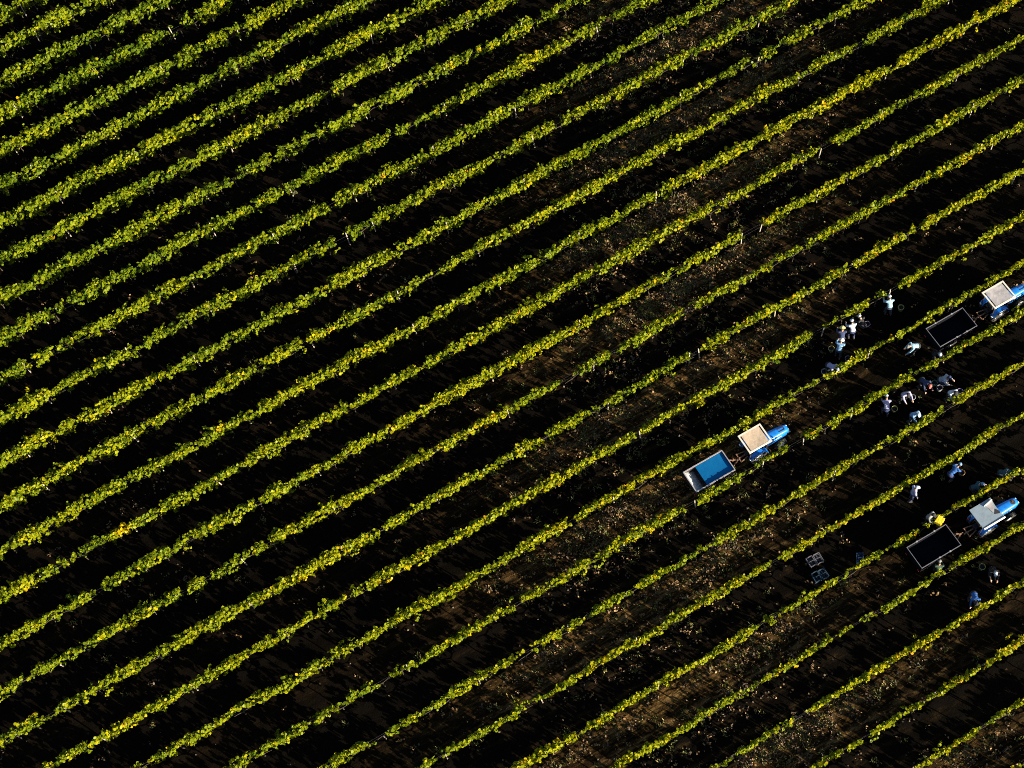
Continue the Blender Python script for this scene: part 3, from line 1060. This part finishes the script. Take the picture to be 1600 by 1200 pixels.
# upper alley, beside row 17
person(31.75, 17.30, 70, 'reach', 'picker in pale blue shirt and white cap, topmost of the line, arm out', C_PALE, C_DENIM, C_WHITE)
person(30.00, 17.26, 100, 'squat', 'picker in dark clothes and pale cap crouching under the vines', C_DARK, C_DARK, C_WHITE)
person(29.15, 17.36, 75, 'reach', 'picker in white shirt and white cap bending to the vines', C_WHITE, C_NAVY, C_WHITE)
person(28.40, 17.38, 60, 'reach', 'picker in navy shirt and straw coloured hat', C_NAVY, C_DENIM, C_YEL, 'hat')
person(27.85, 17.60, 40, 'reach', 'picker in mid blue shirt and white hat, beside green bucket', C_SKY, C_DENIM, (.48, .44, .43), 'hat')
person(26.85, 17.82, -75, 'stoop', 'picker in lavender and white stooping low, last of the line', C_LAV, C_DARK, C_WHITE)
person(31.55, 18.42, 170, 'stoop', 'picker in light blue shirt stooping behind the dark trailer', C_PALE, C_DARK, C_GREY)
person(32.35, 18.78, -100, 'squat', 'picker in black with white cap squatting at the trailer corner', C_DARK, C_DARK, C_WHITE)
# middle group, between rows 19 and 20
person(28.05, 19.30, 60, 'stoop', 'picker in pale lavender shirt, leftmost of the middle group', C_LAV, C_NAVY, C_WHITE)
person(29.25, 19.26, -95, 'reach', 'picker in lavender shirt with arms spread, next to grey bucket', C_LAV, C_DARK, C_DARK)
person(30.62, 19.20, -88, 'stoop', 'picker in dark clothes and red cap in the middle group', C_NAVY, C_DARK, (.55, .10, .08))
person(31.74, 19.36, -50, 'squat', 'picker in navy and white stooping right of the paired buckets', C_WHITE, C_NAVY, C_NAVY)
person(31.42, 19.76, -90, 'reach', 'picker in white shirt at the row end of the middle group', C_WHITE, C_DARK, C_DARK)
person(28.95, 19.76, -80, 'reach', 'picker in blue shirt and white cap below the middle group', C_SKY, C_DENIM, C_WHITE)
# lower group round the grey roofed tractor
person(26.30, 21.24, -20, 'stand', 'lone picker standing in lavender shirt and white cap', C_LAV, C_NAVY, C_WHITE, h=1.04)
person(28.75, 21.28, 10, 'stoop', 'picker in bright blue shirt beside an orange rimmed bucket', C_BLUE, C_NAVY, C_SKY)
person(31.15, 21.82, -60, 'squat', 'picker in dark teal crouching at the far right edge', C_TEAL, C_DARK, C_TEAL)
person(29.45, 21.78, -30, 'squat', 'picker in dark teal with pale blue cap behind the grey roofed tractor', C_TEAL, C_DARK, C_SKY)
person(26.20, 21.86, -65, 'carry', 'picker in grey holding a yellow crate over the trailer rim', C_GREY, C_DARK, C_DARK)
person(25.10, 22.86, 60, 'squat', 'picker in dark green with grey cap crouching below the dark trailer', (.03, .06, .04), C_DARK, C_GREY)
person(27.42, 23.48, -120, 'squat', 'picker in black with white cap, lowest right of all', C_DARK, C_DARK, C_WHITE)
person(25.70, 23.72, -120, 'stoop', 'picker in deep blue stooping beside the lower vine row', C_BLUE, C_DARK, C_DARK)


# ------------------------------------------------------------------ buckets and crates
def bucket_mesh():
    m = MB().lathe([(0, .012), (.118, .012), (.158, .30), (.158, .312), (.166, .312), (.166, .29), (.126, 0), (0, 0)], None, 24)
    return m.mesh('bucket', M_BLACK, False)


def rim_mesh():
    return MB().lathe([(.163 + .012 * math.cos(a), .312 + .012 * math.sin(a)) for a in [i * math.pi / 3 for i in range(6)]], None, 28, True).mesh('rim', M_BLACK, True)


def handle_mesh():
    m = MB()
    pts = [Vector((.165 * math.cos(R(a)) , .02 + .10 * math.sin(R(a)), .315 + .012 * math.sin(R(a)))) for a in range(0, 181, 20)]
    for a, b in zip(pts, pts[1:]): m.bar(a, b, .005, 6)
    return m.mesh('handle', M_WIRE)


def grape_fill():
    m = MB()
    rg = random.Random(2)
    for i in range(60):
        a = rg.uniform(0, 6.28); r = .125 * math.sqrt(rg.random())
        m._add(ICO12[0], ICO12[1], Matrix.Translation((r * math.cos(a), r * math.sin(a), .17 + rg.uniform(0, .03))) @ Matrix.Scale(.017, 4))
    m.lathe([(0, .165), (.138, .165)], None, 20)
    return m.mesh('grapes', paint('grape_skin', (.02, .012, .035), .35, var=.4, scale=30), True)


ICO12 = ico(1)
BUCK, BRIM, BHAN, BGRA = bucket_mesh(), rim_mesh(), handle_mesh(), grape_fill()


def bucket(s, k, label, col, rot=0):
    o = link('bucket', BUCK, None, cl(tuple(c * .35 for c in col)))
    p = W(s, k); p.z = float(ground_z(np.array([p.x]), np.array([p.y]))[0])
    o.location = p; o.rotation_euler = (0, 0, rot)
    tag(o, label, 'bucket', 'picking buckets')
    link('rim', BRIM, o, cl(col)); link('handle', BHAN, o)
    g = link('grapes', BGRA); g.parent = o
    return o


OLIVE = (.34, .34, .10); GREYB = (.34, .34, .38); GREENB = (.09, .20, .11); PURP = (.18, .15, .29); ORNG = (.30, .17, .07)


def at_px(px, py, z):
    q = ray_ground(px, py, z)
    return q[0] * CA + q[1] * SA, -(-q[0] * SA + q[1] * CA) / SP + OFF


for px, py, lab, c in ((1408, 480, 'olive rimmed bucket right of the topmost picker in pale blue', OLIVE),
                       (1355, 505, 'mauve rimmed bucket behind the crouching dark picker', PURP),
                       (1299, 544, 'yellow green bucket left of the picker in mid blue', OLIVE),
                       (1325, 560, 'purple bucket against the vines near the stooping lavender picker', PURP),
                       (1288, 580, 'grey bucket left of the stooping lavender picker', GREYB),
                       (1398, 638, 'olive bucket right of the leftmost picker in the middle group', OLIVE),
                       (1426, 620, 'grey bucket right of the picker with arms spread', GREYB),
                       (1460.5, 597.5, 'green bucket, left one of the touching pair', GREENB),
                       (1468.5, 605.5, 'grey green bucket, right one of the touching pair', GREYB),
                       (1500, 611, 'purple bucket right of the picker at the row end', PURP),
                       (1503, 738, 'orange rimmed bucket right of the picker in bright blue', ORNG),
                       (1535, 885, 'olive bucket below the grey roofed tractor', OLIVE)):
    s, k = at_px(px, py, .31)
    bucket(s, k, lab, c, random.uniform(0, 6))


def crate_mesh():
    m = MB()
    L, B, H, t = .50, .33, .26, .016
    for sg in (-1, 1):
        for z in (.05, .125, .20, .262):
            m.box((0, sg * (B / 2), z), (L, t, .042 if z < .25 else .03))
            m.box((sg * (L / 2), 0, z), (t, B - t, .042 if z < .25 else .03))
    for sx in (-1, 1):
        for sy in (-1, 1):
            m.box((sx * (L / 2 - .012), sy * (B / 2 - .012), H / 2), (.05, .05, H - .004), bev=.008)
    for i in range(7):
        m.box((-L / 2 + .05 + i * .067, 0, .012), (.050, B - .02, .016))
    m.box((0, 0, .006), (L - .03, .06, .008))
    return m.mesh('harvest_crate', M_BLACK)


def crate_rim():
    m = MB()
    L, B = .525, .355
    for sg in (-1, 1):
        m.sq((-L / 2, sg * B / 2, .277), (L / 2, sg * B / 2, .277), .03, .018)
        m.sq((sg * L / 2, -B / 2 + .016, .282), (sg * L / 2, B / 2 - .016, .282), .03, .018)
    m.sq((0, -B / 2 + .016, .281), (0, B / 2 - .016, .281), .02, .014)
    return m.mesh('rim', M_BLACK)


CRATE, CRIM = crate_mesh(), crate_rim()


def crate(loc, rot, label, col, rimcol=None, flip=False):
    o = link('harvest_crate', CRATE, None, cl(col))
    o.location = loc; o.rotation_euler = (math.pi if flip else 0, 0, rot)
    tag(o, label, 'crate', 'harvest crates')
    link('rim', CRIM, o, cl(rimcol or col))
    return o


def on_ground(px, py, z=.2):
    s, k = at_px(px, py, z); p = W(s, k)
    p.z = float(ground_z(np.array([p.x]), np.array([p.y]))[0]) + .005
    return p


crate(on_ground(1267.5, 877.5), AZ + R(88), 'dark crate with pale rim, left one beside the blue crates', (.06, .06, .08), (.10, .10, .125))
crate(on_ground(1278.5, 872.5), AZ + R(86), 'dark crate with pale rim, right one above the blue crates', (.06, .06, .08), (.10, .10, .125))
crate(on_ground(1275.5, 901.5), AZ + R(85), 'blue crate lying left of another under the two pale rimmed crates', (.006, .028, .055))
crate(on_ground(1286.5, 896.5), AZ + R(89), 'blue crate lying right of another under the two pale rimmed crates', (.006, .028, .055))
crate(on_ground(1343.5, 872), AZ + R(55), 'single dark blue crate against the vines left of the dark trailer', (.005, .025, .08))
# the yellow crate is being emptied over the trailer rim, its base turned up
pm = POSE_MESH['carry']['hands']
hold = W(26.20, 21.86); ang = AZ + R(-65)
yc = Vector((hold.x + math.cos(ang) * .58, hold.y + math.sin(ang) * .55, 1.44))
crate(yc, ang + R(90), 'bright yellow crate tipped upside down over the dark trailer rim', (.80, .58, .02), flip=True).scale = (.85, 1.05, .8)

# ------------------------------------------------------------------ light
SUN_AZ, SUN_EL = R(-32), R(15)        # azimuth counted from the +X axis
w = bpy.data.worlds.new('World'); SC.world = w; w.use_nodes = True
nt = w.node_tree
sky = nt.nodes.new('ShaderNodeTexSky'); sky.sky_type = 'NISHITA'; sky.sun_disc = False
sky.sun_elevation = SUN_EL
sky.sun_rotation = math.pi / 2 - SUN_AZ
sky.altitude = 300
bg = nt.nodes['Background']; bg.inputs['Strength'].default_value = 0.05
nt.links.new(sky.outputs[0], bg.inputs[0])
sd = bpy.data.lights.new('sun', 'SUN'); sd.energy = 5.0; sd.angle = R(0.5); sd.color = (1.0, .87, .66)
so = bpy.data.objects.new('sun', sd); COL.objects.link(so)
dirv = Vector((math.cos(SUN_AZ) * math.cos(SUN_EL), math.sin(SUN_AZ) * math.cos(SUN_EL), math.sin(SUN_EL)))
so.rotation_euler = dirv.to_track_quat('Z', 'Y').to_euler()
so.location = (0, 40, 60)

# ------------------------------------------------------------------ camera
cd = bpy.data.cameras.new('camera'); cd.sensor_width = 36; cd.lens = 54.0; cd.clip_start = 1; cd.clip_end = 6000
co = bpy.data.objects.new('camera', cd); COL.objects.link(co)
world = lambda v: Vector((float(v @ E1), float(-(v @ E2)), float(-(v @ DOWN))))
right = world(np.array([1.0, 0, 0])); up = world(np.array([0, -1.0, 0])); back = world(np.array([0, 0, -1.0]))
M = Matrix((right, up, back)).transposed().to_4x4()
M.translation = (0, 0, CAM_H)
co.matrix_world = M
SC.camera = co

SC.view_settings.view_transform = 'Standard'
SC.view_settings.look = 'None'
SC.view_settings.exposure = 2.0
SC.view_settings.gamma = 1.0
SC.view_settings.use_curve_mapping = False
SC.cycles.max_bounces = 6
SC.cycles.use_denoising = False
SC.cycles.filter_width = 0.95
